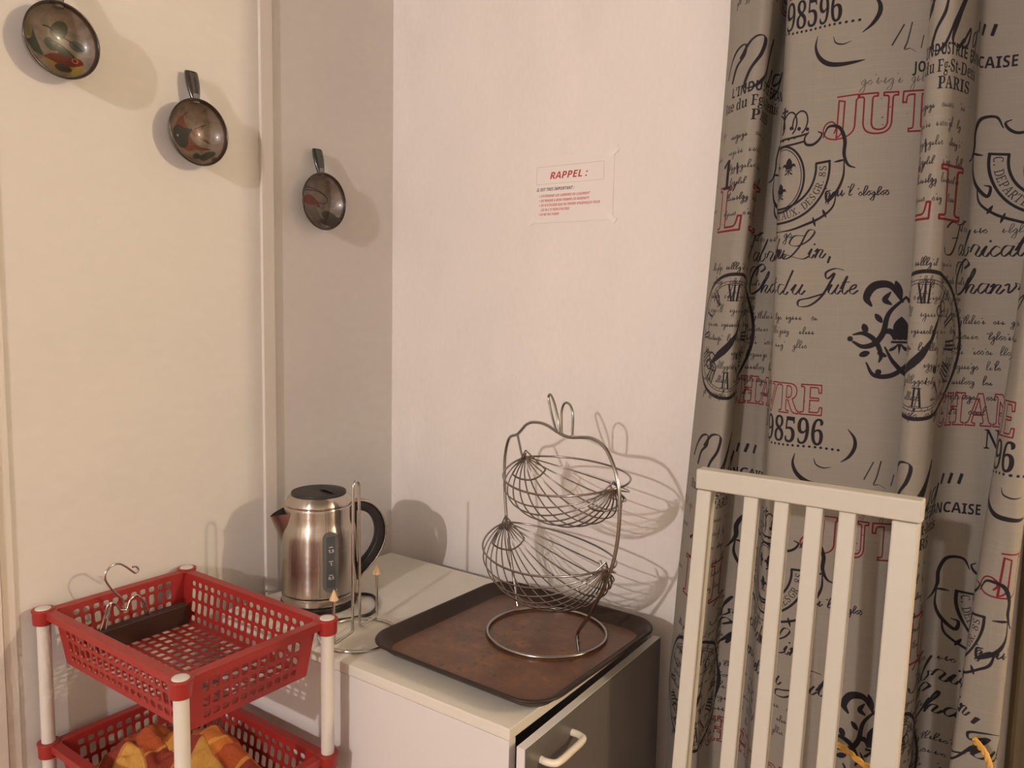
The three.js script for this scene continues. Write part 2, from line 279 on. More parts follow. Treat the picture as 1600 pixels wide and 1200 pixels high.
    swell([[s * .066, .046], [s * .071, .056]], .001, .004); swell([[s * .080, -.018], [s * .094, -.020]], .001, .003);
    swell([[s * .052, .056], [s * .056, .068]], .001, .0035);
  }
  c.lineWidth = .0022; for (const x of [-.026, -.010, .010, .026]) { c.beginPath(); c.ellipse(x, -.076, .011, .016, x * 8, Math.PI * .8, Math.PI * 2.3); c.stroke(); }
  c.lineWidth = .0028; c.beginPath(); c.moveTo(-.038, -.060); c.quadraticCurveTo(0, -.052, .038, -.060); c.stroke(); c.beginPath(); c.moveTo(-.034, -.050); c.quadraticCurveTo(0, -.043, .034, -.050); c.stroke();
  c.fillStyle = INK; for (let i = -3; i <= 3; i++) { c.beginPath(); c.arc(i * .0095, -.0545 + i * i * -.0004, .0016, 0, 7); c.fill(); c.beginPath(); c.arc(i * .0125, -.066 - (3 - Math.abs(i)) * .002, .0026, 0, 7); c.fill(); }
  c.fillRect(-.0015, -.100, .003, .016); c.fillRect(-.006, -.096, .012, .003);
  c.restore();
  // ---- black figure one
  text('1', -.052, .232, .044, 'bold @ serif', { w: .027 }); pen([[-.018, .196], [-.016, .212]], .003, -.5); pen([[-.015, .224], [-.021, .236]], .004, -.4);
  // ---- script lines
  const ts = { sx: .86, slant: -.36 };
  const D = (x, y, k) => { pen([[x + .013 * k, y - .014 * k], [x + .005 * k, y - .015 * k], [x + .001 * k, y - .006 * k], [x + .005 * k, y], [x + .012 * k, y - .006 * k]], .0027 * k); pen([[x + .026 * k, y - .036 * k], [x + .016 * k, y - .012 * k], [x + .012 * k, y - .002 * k], [x + .016 * k, y], [x + .020 * k, y - .004 * k]], .0030 * k); };
  const U = (x, y, k) => pen([[x, y - .006 * k], [x + .008 * k, y - .015 * k], [x + .003 * k, y - .003 * k], [x + .007 * k, y], [x + .014 * k, y - .008 * k], [x + .018 * k, y - .015 * k], [x + .013 * k, y - .003 * k], [x + .016 * k, y], [x + .022 * k, y - .006 * k]], .0028 * k);
  const I = (x, y, k) => { pen([[x, y - .006 * k], [x + .006 * k, y - .015 * k], [x + .002 * k, y - .002 * k], [x + .006 * k, y], [x + .010 * k, y - .006 * k]], .0028 * k); c.fillStyle = INK; c.beginPath(); c.arc(x + .010 * k, y - .022 * k, .0016 * k, 0, 7); c.fill(); };
  const N = (x, y, k) => pen([[x, y - .010 * k], [x + .005 * k, y - .015 * k], [x, y], [x + .008 * k, y - .013 * k], [x + .013 * k, y - .013 * k], [x + .008 * k, y - .001 * k], [x + .012 * k, y], [x + .018 * k, y - .007 * k]], .0028 * k);
  const Ee = (x, y, k) => pen([[x, y - .006 * k], [x + .009 * k, y - .010 * k], [x + .010 * k, y - .015 * k], [x + .004 * k, y - .012 * k], [x + .001 * k, y - .004 * k], [x + .005 * k, y], [x + .013 * k, y - .006 * k]], .0028 * k);
  const Tt = (x, y, k) => { pen([[x, y - .008 * k], [x + .010 * k, y - .028 * k], [x + .003 * k, y - .004 * k], [x + .006 * k, y], [x + .012 * k, y - .006 * k]], .0030 * k); pen([[x + .002 * k, y - .018 * k], [x + .014 * k, y - .019 * k]], .0022 * k); };
  const A = (x, y, k) => { pen([[x + .014 * k, y - .014 * k], [x + .006 * k, y - .015 * k], [x + .001 * k, y - .006 * k], [x + .004 * k, y], [x + .012 * k, y - .008 * k], [x + .015 * k, y - .015 * k], [x + .011 * k, y - .003 * k], [x + .014 * k, y], [x + .020 * k, y - .006 * k]], .0028 * k); };
  const B = (x, y, k) => pen([[x, y - .006 * k], [x + .012 * k, y - .030 * k], [x + .015 * k, y - .038 * k], [x + .010 * k, y - .030 * k], [x + .002 * k, y - .004 * k], [x + .006 * k, y], [x + .013 * k, y - .006 * k], [x + .013 * k, y - .013 * k], [x + .018 * k, y - .012 * k]], .0028 * k);
  const Rr = (x, y, k) => pen([[x, y - .006 * k], [x + .006 * k, y - .017 * k], [x + .012 * k, y - .014 * k], [x + .008 * k, y - .002 * k], [x + .012 * k, y], [x + .016 * k, y - .006 * k]], .0028 * k);
  const Cc = (x, y, k) => pen([[x + .012 * k, y - .012 * k], [x + .008 * k, y - .015 * k], [x + .001 * k, y - .006 * k], [x + .005 * k, y], [x + .014 * k, y - .006 * k]], .0028 * k);
  const O = (x, y, k) => pen([[x + .008 * k, y - .015 * k], [x + .001 * k, y - .006 * k], [x + .005 * k, y], [x + .013 * k, y - .008 * k], [x + .009 * k, y - .015 * k], [x + .017 * k, y - .013 * k]], .0028 * k);
  const Hh = (x, y, k) => pen([[x, y - .006 * k], [x + .013 * k, y - .032 * k], [x + .013 * k, y - .038 * k], [x + .008 * k, y - .028 * k], [x, y], [x + .008 * k, y - .013 * k], [x + .013 * k, y - .013 * k], [x + .009 * k, y - .001 * k], [x + .013 * k, y], [x + .018 * k, y - .007 * k]], .0028 * k);
  const Vv = (x, y, k) => pen([[x, y - .012 * k], [x + .005 * k, y - .015 * k], [x + .005 * k, y - .001 * k], [x + .014 * k, y - .012 * k], [x + .013 * k, y - .016 * k], [x + .020 * k, y - .013 * k]], .0028 * k);
  const run = (list, x, y, k, st) => { for (const [f, w] of list) { f(x, y, k); x += w * k; } return x; };
  // Fabrication du Lin,
  c.save(); c.translate(.024, 0); pen([[.010, .304], [.022, .296], [.044, .298], [.062, .292]], .0034); pen([[.044, .299], [.036, .320], [.024, .336], [.010, .336], [.006, .328]], .0040); pen([[.024, .316], [.042, .314]], .0024); c.restore();
  run([[A, .017], [B, .017], [Rr, .015], [I, .010], [Cc, .013], [A, .017], [Tt, .011], [I, .010], [O, .016], [N, .018]], .070, .336, .90);
  run([[D, .020], [U, .022]], .170, .337, .80);
  c.save(); c.translate(-.032, 0);
  pen([[.262, .306], [.246, .306], [.240, .316], [.250, .320], [.268, .312], [.276, .300], [.268, .298], [.254, .322], [.240, .336], [.230, .337], [.232, .331], [.246, .335], [.262, .338], [.270, .334]], .0026);
  run([[I, .011], [N, .018]], .268, .337, .86); pen([[.299, .335], [.296, .344]], .003);
  c.restore();
  // Chanvre et du Jute
  c.save(); c.translate(-.020, 0); pen([[.112, .352], [.120, .346], [.114, .340], [.100, .350], [.092, .372], [.098, .386], [.112, .380], [.122, .364]], .0042); pen([[.096, .366], [.088, .358], [.092, .346], [.106, .346], [.104, .358]], .0024); c.restore();
  run([[Hh, .018], [A, .017], [N, .018], [Vv, .017], [Rr, .015], [Ee, .014]], .097, .384, .86);
  run([[Ee, .012], [Tt, .012]], .169, .386, .82); run([[D, .024], [U, .022]], .191, .388, .95);
  c.save(); c.translate(-.036, 0);
  pen([[.322, .354], [.310, .352], [.298, .358], [.300, .366], [.310, .358], [.304, .372], [.292, .392], [.276, .404], [.262, .404], [.262, .397], [.276, .393], [.298, .386]], .0032);
  run([[U, .021], [Tt, .013], [Ee, .012]], .300, .387, .88);
  c.restore();
  // ---- clock
  c.save(); c.translate(0, .452);
  c.strokeStyle = INK; c.lineWidth = .0050; c.beginPath(); c.arc(0, 0, .093, 0, 7); c.stroke(); c.lineWidth = .0009;
  for (const r of [.083, .079]) { c.beginPath(); c.arc(0, 0, r, 0, 7); c.stroke(); }
  for (let i = 0; i < 60; i++) { const a = i / 60 * 2 * Math.PI; c.lineWidth = i % 5 ? .0006 : .0014; c.beginPath(); c.moveTo(Math.cos(a) * .079, Math.sin(a) * .079); c.lineTo(Math.cos(a) * .083, Math.sin(a) * .083); c.stroke(); }
  const RN = ['XII', 'I', 'II', 'III', 'IIII', 'V', 'VI', 'VII', 'VIII', 'IX', 'X', 'XI'];
  RN.forEach((s, i) => { const a = i / 12 * 2 * Math.PI; c.save(); c.rotate(a); const n = s.length; c.strokeStyle = INK;
    for (let k = 0; k < n; k++) { const x = (k - (n - 1) / 2) * .0062; c.lineWidth = .0026; const ch = s[k]; const y0 = -.077, y1 = -.054;
      if (ch === 'I') { c.beginPath(); c.moveTo(x, y0); c.lineTo(x * .75, y1); c.stroke(); } else if (ch === 'X') { c.lineWidth = .0030; c.beginPath(); c.moveTo(x - .003, y0); c.lineTo(x + .003, y1); c.stroke(); c.lineWidth = .001; c.beginPath(); c.moveTo(x + .003, y0); c.lineTo(x - .003, y1); c.stroke(); }
      else { c.beginPath(); c.moveTo(x - .003, y0); c.lineTo(x, y1); c.stroke(); c.lineWidth = .001; c.beginPath(); c.moveTo(x, y1); c.lineTo(x + .003, y0); c.stroke(); } }
    c.lineWidth = .0009; c.beginPath(); c.moveTo(-n * .0034, -.077); c.lineTo(n * .0034, -.077); c.moveTo(-n * .0028, -.054); c.lineTo(n * .0028, -.054); c.stroke(); c.restore(); });
  swell([[.034, -.052], [.020, -.026], [.012, -.004], [0, .012]], .0010, .0050); swell([[.016, -.012], [-.002, .016], [-.020, .030], [-.040, .044]], .002, .012);
  for (const q of [[-.034, .032], [-.044, .044], [-.030, .046]]) { c.lineWidth = .0024; c.beginPath(); c.ellipse(q[0], q[1], .009, .006, .5, 0, 7); c.stroke(); }
  for (const q of [[.034, -.050], [.026, -.044]]) { c.lineWidth = .0018; c.beginPath(); c.arc(q[0], q[1], .007, 0, 7); c.stroke(); }
  c.fillStyle = INK; c.beginPath(); c.arc(.024, .030, .0050, 0, 7); c.fill(); c.beginPath(); c.arc(.026, .050, .0018, 0, 7); c.fill(); pen([[.012, .040], [.011, .048], [.016, .050]], .0016);
  c.restore();
  // ---- scroll ornament with lily
  c.save(); c.translate(-.196, .436); lys(-.004, .006, .026);
  for (const s of [-1, 1]) {
    swell([[0, -.046], [s * .020, -.024], [s * .026, .004], [s * .036, .018], [s * .050, .022], [s * .062, .016]], .003, .0075);
    swell([[s * .004, -.040], [s * .022, -.062], [s * .040, -.060], [s * .048, -.044], [s * .042, -.034]], .003, .0105);
    swell([[s * .020, -.052], [s * .026, -.042], [s * .018, -.036]], .002, .007); swell([[s * .006, -.046], [s * .014, -.066]], .003, .009);
    swell([[s * .028, -.012], [s * .036, -.022]], .002, .007); swell([[s * .062, .006], [s * .050, .004], [s * .036, .012], [s * .026, .034], [s * .028, .042]], .002, .0065);
    swell([[s * .046, .002], [s * .050, -.008]], .002, .008); swell([[s * .052, .034], [s * .042, .030]], .003, .008);
    swell([[s * .022, .022], [s * .010, .042], [-s * .012, .060], [-s * .034, .060], [-s * .044, .044]], .002, .0065); swell([[s * .020, .034], [s * .030, .030]], .002, .006);
    c.fillStyle = INK; c.beginPath(); c.arc(s * .066, .012, .0036, 0, 7); c.fill(); c.beginPath(); c.arc(s * .028, .056, .004, 0, 7); c.fill();
  }
  c.restore();
  // ---- handwriting
  for (let i = 0; i < 10; i++) scrawl(-.062 + (i % 2) * .008, .352 + i * .0212, .130 + R() * .02, .0046);
  for (let i = 0; i < 7; i++) scrawl(.085, .424 + i * .0200, i < 3 ? .165 : .05 + R() * .03, .0046);
  for (let i = 0; i < 6; i++) scrawl(-.040 + R() * .012, .160 + i * .0225, .085, .0046);
  scrawl(.256, .254, .036, .0070, INK, .0012); scrawl(.298, .255, .034, .0056, INK, .0011); scrawl(-.160, .262, .09, .005); scrawl(.296, .110, .10, .007, 'rgba(70,62,60,.75)'); scrawl(-.15, .152, .11, .006, 'rgba(70,62,60,.75)'); scrawl(.07, .306, .09, .0058);
  scrawl(.168, .308, .04, .007, INK, .0011); scrawl(-.155, .186, .10, .006); scrawl(-.14, .222, .05, .005);
}
const printCanvas = canvas(1960, 2030, (c, w, h) => {
  c.fillStyle = '#8b857b'; c.fillRect(0, 0, w, h);
  const R = rng(5);
  for (let i = 0; i < 2600; i++) { const y = R() * h, x = R() * w, l = 40 + R() * 260; c.fillStyle = R() < .5 ? 'rgba(255,250,235,.035)' : 'rgba(60,50,40,.035)'; c.fillRect(x, y, l, 1 + R() * 2); if (x + l > w) c.fillRect(x - w, y, l, 1.5); }
  for (let i = 0; i < 1600; i++) { const y = R() * h, x = R() * w, l = 30 + R() * 160; c.fillStyle = R() < .5 ? 'rgba(255,250,235,.025)' : 'rgba(60,50,40,.03)'; c.fillRect(x, y, 1 + R() * 1.5, l); }
  for (const ox of [-1, 0, 1]) for (const oy of [-1, 0, 1]) { c.save(); c.translate(ox * w, oy * h); c.scale(PPM, PPM); clothPrint(c); c.restore(); }
});
const weave = dataTex(128, (u, v) => { const a = Math.sin(u * 2 * Math.PI * 16) * Math.sin(v * 2 * Math.PI * 16); const c = clamp8(128 + 60 * a + 60 * tn(u, v, 30, 12)); return [c, c, c]; });
weave.repeat.set(22, 23);
M.curtain = new THREE.MeshPhysicalMaterial({ map: ctex(printCanvas, true), bumpMap: weave, bumpScale: 0.0002, roughness: 0.9, sheen: 0.2, sheenRoughness: 0.6, side: THREE.DoubleSide });
{
  // plan of the folds at half height, left to right; each point is given for the top, the middle and the bottom
  const mid = [[.735, .012], [.760, .048], [.785, .072], [.803, .082], [.812, .077], [.8125, .058], [.809, .030], [.8067, .010], [.812, -.002], [.826, -.008], [.840, -.004], [.852, .008], [.859, .028], [.8649, .0500], [.8765, .0662], [.9082, .0736], [.9472, .0757], [.9894, .0725], [1.0315, .0641], [1.0663, .0504], [1.1060, .0170], [1.1160, .0215], [1.1010, .0560], [1.0735, .0778], [1.0640, .0957], [1.0690, .1140], [1.0820, .1240], [1.0950, .1180], [1.1030, .0980], [1.1090, .0750], [1.1140, .0500], [1.1230, .0310], [1.1475, .0240], [1.1780, .0200], [1.1940, .0280], [1.1970, .0440], [1.1890, .0620], [1.1834, .0841], [1.1844, .1052], [1.1971, .1168], [1.2119, .1116], [1.2182, .0905], [1.2119, .0694]];
  const topShift = i => i < 9 ? [.022 + .0025 * i, -.004] : i < 14 ? [.036 - (i - 9) * .0098, 0] : i < 20 ? [-.004, 0] : i > 33 ? [.014, 0] : [0, 0];
  const botShift = i => i < 9 ? [-.040 + .0012 * i, -.016] : i < 13 ? [-.024 + (i - 9) * .006, -.008] : i > 19 && i < 32 ? [-.010, .002] : i > 35 && i < 40 ? [-.034 + (i - 36) * .002, .006] : i >= 40 ? [-.012, .002] : [0, 0];
  const yTop = 2.33, yBot = 0.03, yM = 1.25;
  const curveAt = y => new THREE.CatmullRomCurve3(mid.map((q, i) => {
    const t = y >= yM ? Math.min(1, (y - yM) / .5) : Math.min(1, (yM - y) / .62), s = y >= yM ? topShift(i) : botShift(i);
    return V(q[0] + s[0] * t + .0025 * Math.sin(i * 1.7 + y * 5), 0, q[1] + s[1] * t + .003 * Math.sin(i * 2.3 + y * 4.1));
  }), false, 'centripetal');
  const N = 320, rows = 70, base = curveAt(yM); const S = [0]; let pr = base.getPoint(0);
  for (let i = 1; i <= N; i++) { const q = base.getPoint(i / N); S.push(S[i - 1] + q.distanceTo(pr)); pr = q; }
  const S0 = -0.0995;
  const curves = []; for (let j = 0; j <= rows; j++) curves.push(curveAt(yBot + (yTop - yBot) * j / rows));
  const g = grid(N, rows, (u, v) => { const j = Math.round(v * rows), y = yBot + (yTop - yBot) * v, q = curves[j].getPoint(u), i = Math.round(u * N); return [q.x, y, q.z, (S0 * CLOTH + S[i]) / P_S, 1 - (1.1168 - y) / P_V]; });
  const o = thing('curtain', 'long beige linen curtain printed with French script, clock dials and crests, hanging at right', 'curtain');
  part('curtain_cloth', g, M.curtain, o);
  const rod = thing('curtain_rod', 'thin dark curtain rod above the printed curtain', 'curtain rod', [0, 0, 0]);
  part('rod', new THREE.CylinderGeometry(.009, .009, 1.0, 16).rotateZ(Math.PI / 2).translate(1.15, 2.37, .06), M.black, rod);
  for (const x of [.70, 1.22]) part('bracket', box(.016, .03, .127, x, 2.37, .0055), M.black, rod);
  for (let k = 0; k < 9; k++) part('ring', new THREE.TorusGeometry(.018, .002, 8, 24).rotateY(Math.PI / 2).translate(.76 + k * .055, 2.357, .06), M.black, rod);
}
{ // gold cord looped round the gathered curtain
  const o = thing('tieback_cord', 'twisted gold cord looped across the lower part of the printed curtain', 'cord');
  const base = new THREE.CatmullRomCurve3([[0.9891, 0.6618, 0.1129], [1.0205, 0.6754, 0.1391], [1.0571, 0.6744, 0.1652], [1.099, 0.6723, 0.1705], [1.1304, 0.6471, 0.1726], [1.1618, 0.6388, 0.1726], [1.1932, 0.6723, 0.1726], [1.2026, 0.712, 0.1684], [1.1953, 0.7372, 0.1621], [1.1806, 0.7476, 0.1495]].map(p => V(...p)));
  for (let k = 0; k < 3; k++) { const pts = []; for (let i = 0; i <= 130; i++) { const t = i / 130, p = base.getPoint(t), a = t * 60 + k * 2.094; pts.push(V(p.x + Math.cos(a) * .0018, p.y + Math.sin(a) * .0022, p.z + Math.cos(a + 1) * .0018)); }
    part('strand', sweepRound(pts, .0024, 6), M.gold ??= new THREE.MeshPhysicalMaterial({ color: new THREE.Color().setRGB(.62, .33, .06), roughness: .45, sheen: .4 }), o); }
}

// ------------------------------------------------------------------ slat-back chair
{
  const o = thing('chair', 'white painted wooden chair with a slatted back in front of the curtain', 'chair', [0, 0, 0]);
  const zTop = .380, yTop = 1.101, tilt = .125;            // the back leans: lower end nearer the room
  const zAt = y => zTop + (yTop - y) * tilt;
  const seatY = .44;
  const bar = (x0, x1, y0, y1, d) => { // leaning bar between two heights
    const g = new RoundedBoxGeometry(x1 - x0, 1, d, 2, .0022); const p = g.attributes.position;
    for (let i = 0; i < p.count; i++) { const t = p.getY(i) + .5, e = Math.abs(t - .5) > .49 ? 0 : 0; const y = y0 + (y1 - y0) * t; p.setXYZ(i, p.getX(i) + (x0 + x1) / 2, y, p.getZ(i) + zAt(y)); }
    g.computeVertexNormals(); return g; };
  part('top_rail', box(.246, .0245, .021, 1.0075, 1.0895, zAt(1.0895), .0022), M.chair, o);
  const post = (x0, x1) => part('back_post', bar(x0, x1, seatY - .02, 1.0768, .019), M.chair, o);
  post(.8865, .9045); post(1.1025, 1.1285);
  for (const [a, b] of [[.9432, .9605], [.9785, .9955], [1.0137, 1.0325], [1.0488, 1.0668]]) part('back_slat', bar(a, b, seatY + .07, 1.0768, .012), M.chair, o);
  part('lower_rail', box(.20, .024, .018, 1.0035, seatY + .06, zAt(seatY + .06), .002), M.chair, o);
  part('seat', box(.27, .02, .26, 1.0075, seatY, zAt(seatY) + .13, .004), M.chair, o);
  for (const x of [.8955, 1.1155]) { part('rear_leg', box(.02, seatY - .01, .022, x, (seatY - .01) / 2, zAt(seatY) + .012, .002), M.chair, o); part('front_leg', box(.022, seatY - .01, .022, x, (seatY - .01) / 2, zAt(seatY) + .245, .002), M.chair, o); part('seat_rail', box(.016, .03, .21, x, seatY - .026, zAt(seatY) + .128, .002), M.chair, o); }
  for (const z of [.012, .245]) part('stretcher', box(.2, .016, .014, 1.0055, .18, zAt(seatY) + z, .002), M.chair, o);
}

// ------------------------------------------------------------------ serving tray
{
  const o = thing('serving_tray', 'dark brown rounded tray with a cork coloured base on the cabinet top', 'tray', [.5175, H, .231], -.025);
  const w = .360, h = .379, r = .056;
  const ring = (inset, n = 14) => { const s = roundRect(w - 2 * inset, h - 2 * inset, Math.max(.012, r - inset)); return s.getPoints(n); };
  const prof = [[.030, .0055], [.022, .006], [.004, .0215], [.0005, .0228], [0, .0245], [.0015, .0265], [.004, .0268], [.0065, .0255], [.024, .0095], [.030, .0078]];
  const rings = prof.map(p => ring(p[0])); const n = rings[0].length;
  const g = grid(n, prof.length - 1, (u, v) => { const j = Math.round(v * (prof.length - 1)), i = Math.round(u * n) % n; const q = rings[j][i]; return [q.x, prof[j][1], q.y, u * 5, v * .2]; });
  M.trayRim.side = THREE.DoubleSide;
  part('rim', g, M.trayRim, o, 'dark brown raised rim');
  const cork = dataTex(512, (u, v) => {
    const wx = u + .05 * tn(u, v, 5, 20), wy = v + .05 * tn(u, v, 5, 21);
    let n = .5 + .62 * tn(wx % 1, wy % 1, 9, 22) + .45 * tn(u, v, 26, 23) + .3 * tn(u, v, 70, 24); const speck = tn(u, v, 34, 25) > .42 ? .62 : 1, pale = tn(u, v, 12, 26) > .30 ? 1.13 : 1;
    n = Math.max(0, Math.min(1, n)); return [clamp8((70 + 46 * n) * speck * pale), clamp8((38 + 34 * n) * speck * pale), clamp8((12 + 20 * n) * speck * pale)]; }, true);
  const inl = new THREE.ShapeGeometry(roundRect(w - .056, h - .056, r - .028), 14); inl.rotateX(-Math.PI / 2); inl.translate(0, .0084, 0); uvScale(inl, 3, 3);
  part('base_panel', inl, new THREE.MeshPhysicalMaterial({ map: cork, roughness: .38, bumpMap: plasterBump, bumpScale: .0002, clearcoat: .25, clearcoatRoughness: .3 }), o, 'mottled cork brown base');
  const und = new THREE.ShapeGeometry(roundRect(w - .06, h - .06, r - .03), 14); und.rotateX(Math.PI / 2); und.translate(0, .0055, 0); part('underside', und, M.trayRim, o);
  for (const [x, z] of [[-1, -1], [1, -1], [-1, 1], [1, 1]]) part('foot', new THREE.CylinderGeometry(.007, .006, .006, 12).translate(x * .135, .003, z * .142), M.trayRim, o);
}

// ------------------------------------------------------------------ apple-shaped wire fruit stand
{
  const Y = H + .0090;
  const o = thing('fruit_stand', 'apple shaped wire fruit stand with two hanging baskets standing on the tray', 'fruit stand', [.532, Y, .163], -Math.atan2(.448, .894));
  // local x runs along the frame, local z towards the camera side
  const L = (x, y, z = 0) => V(x, y + H - Y, z);
  part('base_ring', new THREE.TorusGeometry(.1035, .0028, 10, 80).rotateX(Math.PI / 2).translate(.012, .0030, .006), M.standWire, o);
  const fr = [[-.105, .014], [-.110, .024], [-.114, .040], [-.140, .110], [-.158, .180], [-.166, .235], [-.166, .290], [-.150, .322 + .004], [-.119, .338], [-.086, .3605], [-.066, .3675], [-.052, .3695], [-.032, .3710], [-.010, .3695], [.018, .364], [.046, .3605], [.068, .3615], [.095, .366], [.125, .369], [.158, .362], [.184, .337], [.198, .310], [.203, .285], [.201, .230], [.190, .185], [.165, .135], [.130, .080], [.100, .040], [.101, .026], [.105, .012]];
  part('apple_frame', tube(fr.map(q => L(q[0], q[1], 0)), .0029, 220, false, 10), M.standWire, o);
  part('leaf', tube([L(.018, .364), L(.004, .385), L(-.006, .405), L(-.011, .420), L(-.006, .4245), L(.004, .417), L(.016, .398), L(.024, .380), L(.027, .363)], .0021, 70, false, 8), M.standWire, o);
  part('leaf', tube([L(.034, .3615), L(.033, .385), L(.033, .402), L(.040, .4135), L(.050, .4165), L(.060, .4125), L(.067, .401), L(.068, .382), L(.067, .3615)], .0021, 70, false, 8), M.standWire, o);
  const hook = (pts) => part('hook', poly(pts.map(q => L(...q)), .0023), M.standWire, o);
  hook([[-.119, .338, 0], [-.092, .308, .006], [-.078, .297, .008], [-.070, .312, .010]]);
  hook([[.203, .292, 0], [.186, .300, -.012], [.160, .286, -.018], [.152, .298, -.018]]);
  hook([[-.166, .190 - .002, 0], [-.148, .157, .006], [-.138, .150, .007], [-.134, .168, .008]].map((q, i) => i ? q : [-.159, .178, 0]));
  hook([[.186, .176, 0], [.172, .168, -.010], [.142, .158, -.016], [.134, .172, -.016]]);
  const basket = (ax, ay, bx, by, bF, bB, low, dropF, dropB, n) => {
    const k = new THREE.Group(); k.name = 'hanging_basket'; o.add(k);
    const A = V(ax, ay, .004), B = V(bx, by, -.006), len = bx - ax, mx = (ax + bx) / 2;
    const at = (phi, t) => {                            // phi 0 front rim .. pi back rim, t along the axis
      const e = Math.pow(Math.sin(Math.PI * t), .62), c = Math.cos(phi), s = Math.sin(phi);
      const z = (c > 0 ? bF : bB) * c * e, drop = (c > 0 ? dropF : dropB) * Math.abs(c), y = -(Math.pow(s, .85) * low + drop * (1 - s)) * e;
      const q = A.clone().lerp(B, t); return L(q.x + (t < .5 ? -1 : 1) * .014 * Math.pow(Math.sin(2 * Math.PI * Math.abs(t - .5 < 0 ? t : 1 - t)), 1) * Math.abs(Math.sin(phi) * .4 + Math.abs(c) * .8), q.y + y, q.z + z); };
    for (let i = 0; i < n; i++) { const phi = i / (n - 1) * Math.PI, pts = []; for (let j = 0; j <= 26; j++) pts.push(at(phi, j / 26)); part(i === 0 || i === n - 1 ? 'rim_wire' : 'basket_wire', sweepRound(smooth(pts, 52), i === 0 || i === n - 1 ? .0018 : .0013, 6), M.darkWire, k); }
    for (const t of [.085, .915]) { const pts = []; for (let i = 0; i <= 14; i++) pts.push(at(.55 + (i / 14) * 2.0, t)); part('end_brace', sweepRound(pts, .0017, 6), M.darkWire, k);
      for (const e of [0, 14]) part('end_brace', sweepRound([L((t < .5 ? A : B).x, (t < .5 ? A : B).y + .012, (t < .5 ? A : B).z), pts[e]], .0014, 6), M.darkWire, k); }
    const bp = []; for (let i = 0; i <= 20; i++) bp.push(at(i / 20 * .0 + (i / 20) * Math.PI, .80)); return k;
  };
  function smooth(P, n) { const c = new THREE.CatmullRomCurve3(P, false, 'centripetal'); const r = []; for (let i = 0; i <= n; i++) r.push(c.getPoint(i / n)); return r; }
  basket(-.080, .303, .178, .299, .094, .090, .088, .020, -.002, 13);
  basket(-.152, .164, .164, .168, .104, .082, .110, .022, .010, 15);
}

// ------------------------------------------------------------------ paper towel holder
{
  const o = thing('paper_towel_holder', 'empty chrome wire paper roll holder with wooden cone tips beside the kettle', 'paper holder', [.268, H, .364]);
  const a1 = V(.015, 0, .064), a2 = V(-.014, 0, -.064);
  part('base_ring', new THREE.TorusGeometry(.068, .0027, 10, 72).rotateX(Math.PI / 2).translate(.011, .0029, .004), M.chrome, o);
  const y0 = .0075, dir = a1.clone().sub(a2).normalize(), h = .011;
  const c1 = dir.clone().multiplyScalar(h), c2 = dir.clone().multiplyScalar(-h);
  const up = (v, y) => V(v.x, y, v.z);
  const top = []; for (let i = 0; i <= 10; i++) { const a = Math.PI * i / 10; const q = dir.clone().multiplyScalar(Math.cos(a) * h * .8); top.push(V(q.x, .261 + Math.sin(a) * .010, q.z)); }
  part('wire_frame', poly([up(a1, .088), up(a1, y0), up(c1, y0), ...top, up(c2, y0), up(a2, y0), up(a2, .090)], .0026), M.chrome, o);
  for (const [a, y] of [[a1, .084], [a2, .087]]) part('cone_tip', new THREE.CylinderGeometry(.0008, .0078, .017, 16).translate(a.x, y + .0085, a.z), M.wood, o, 'pale wooden cone tip');
}

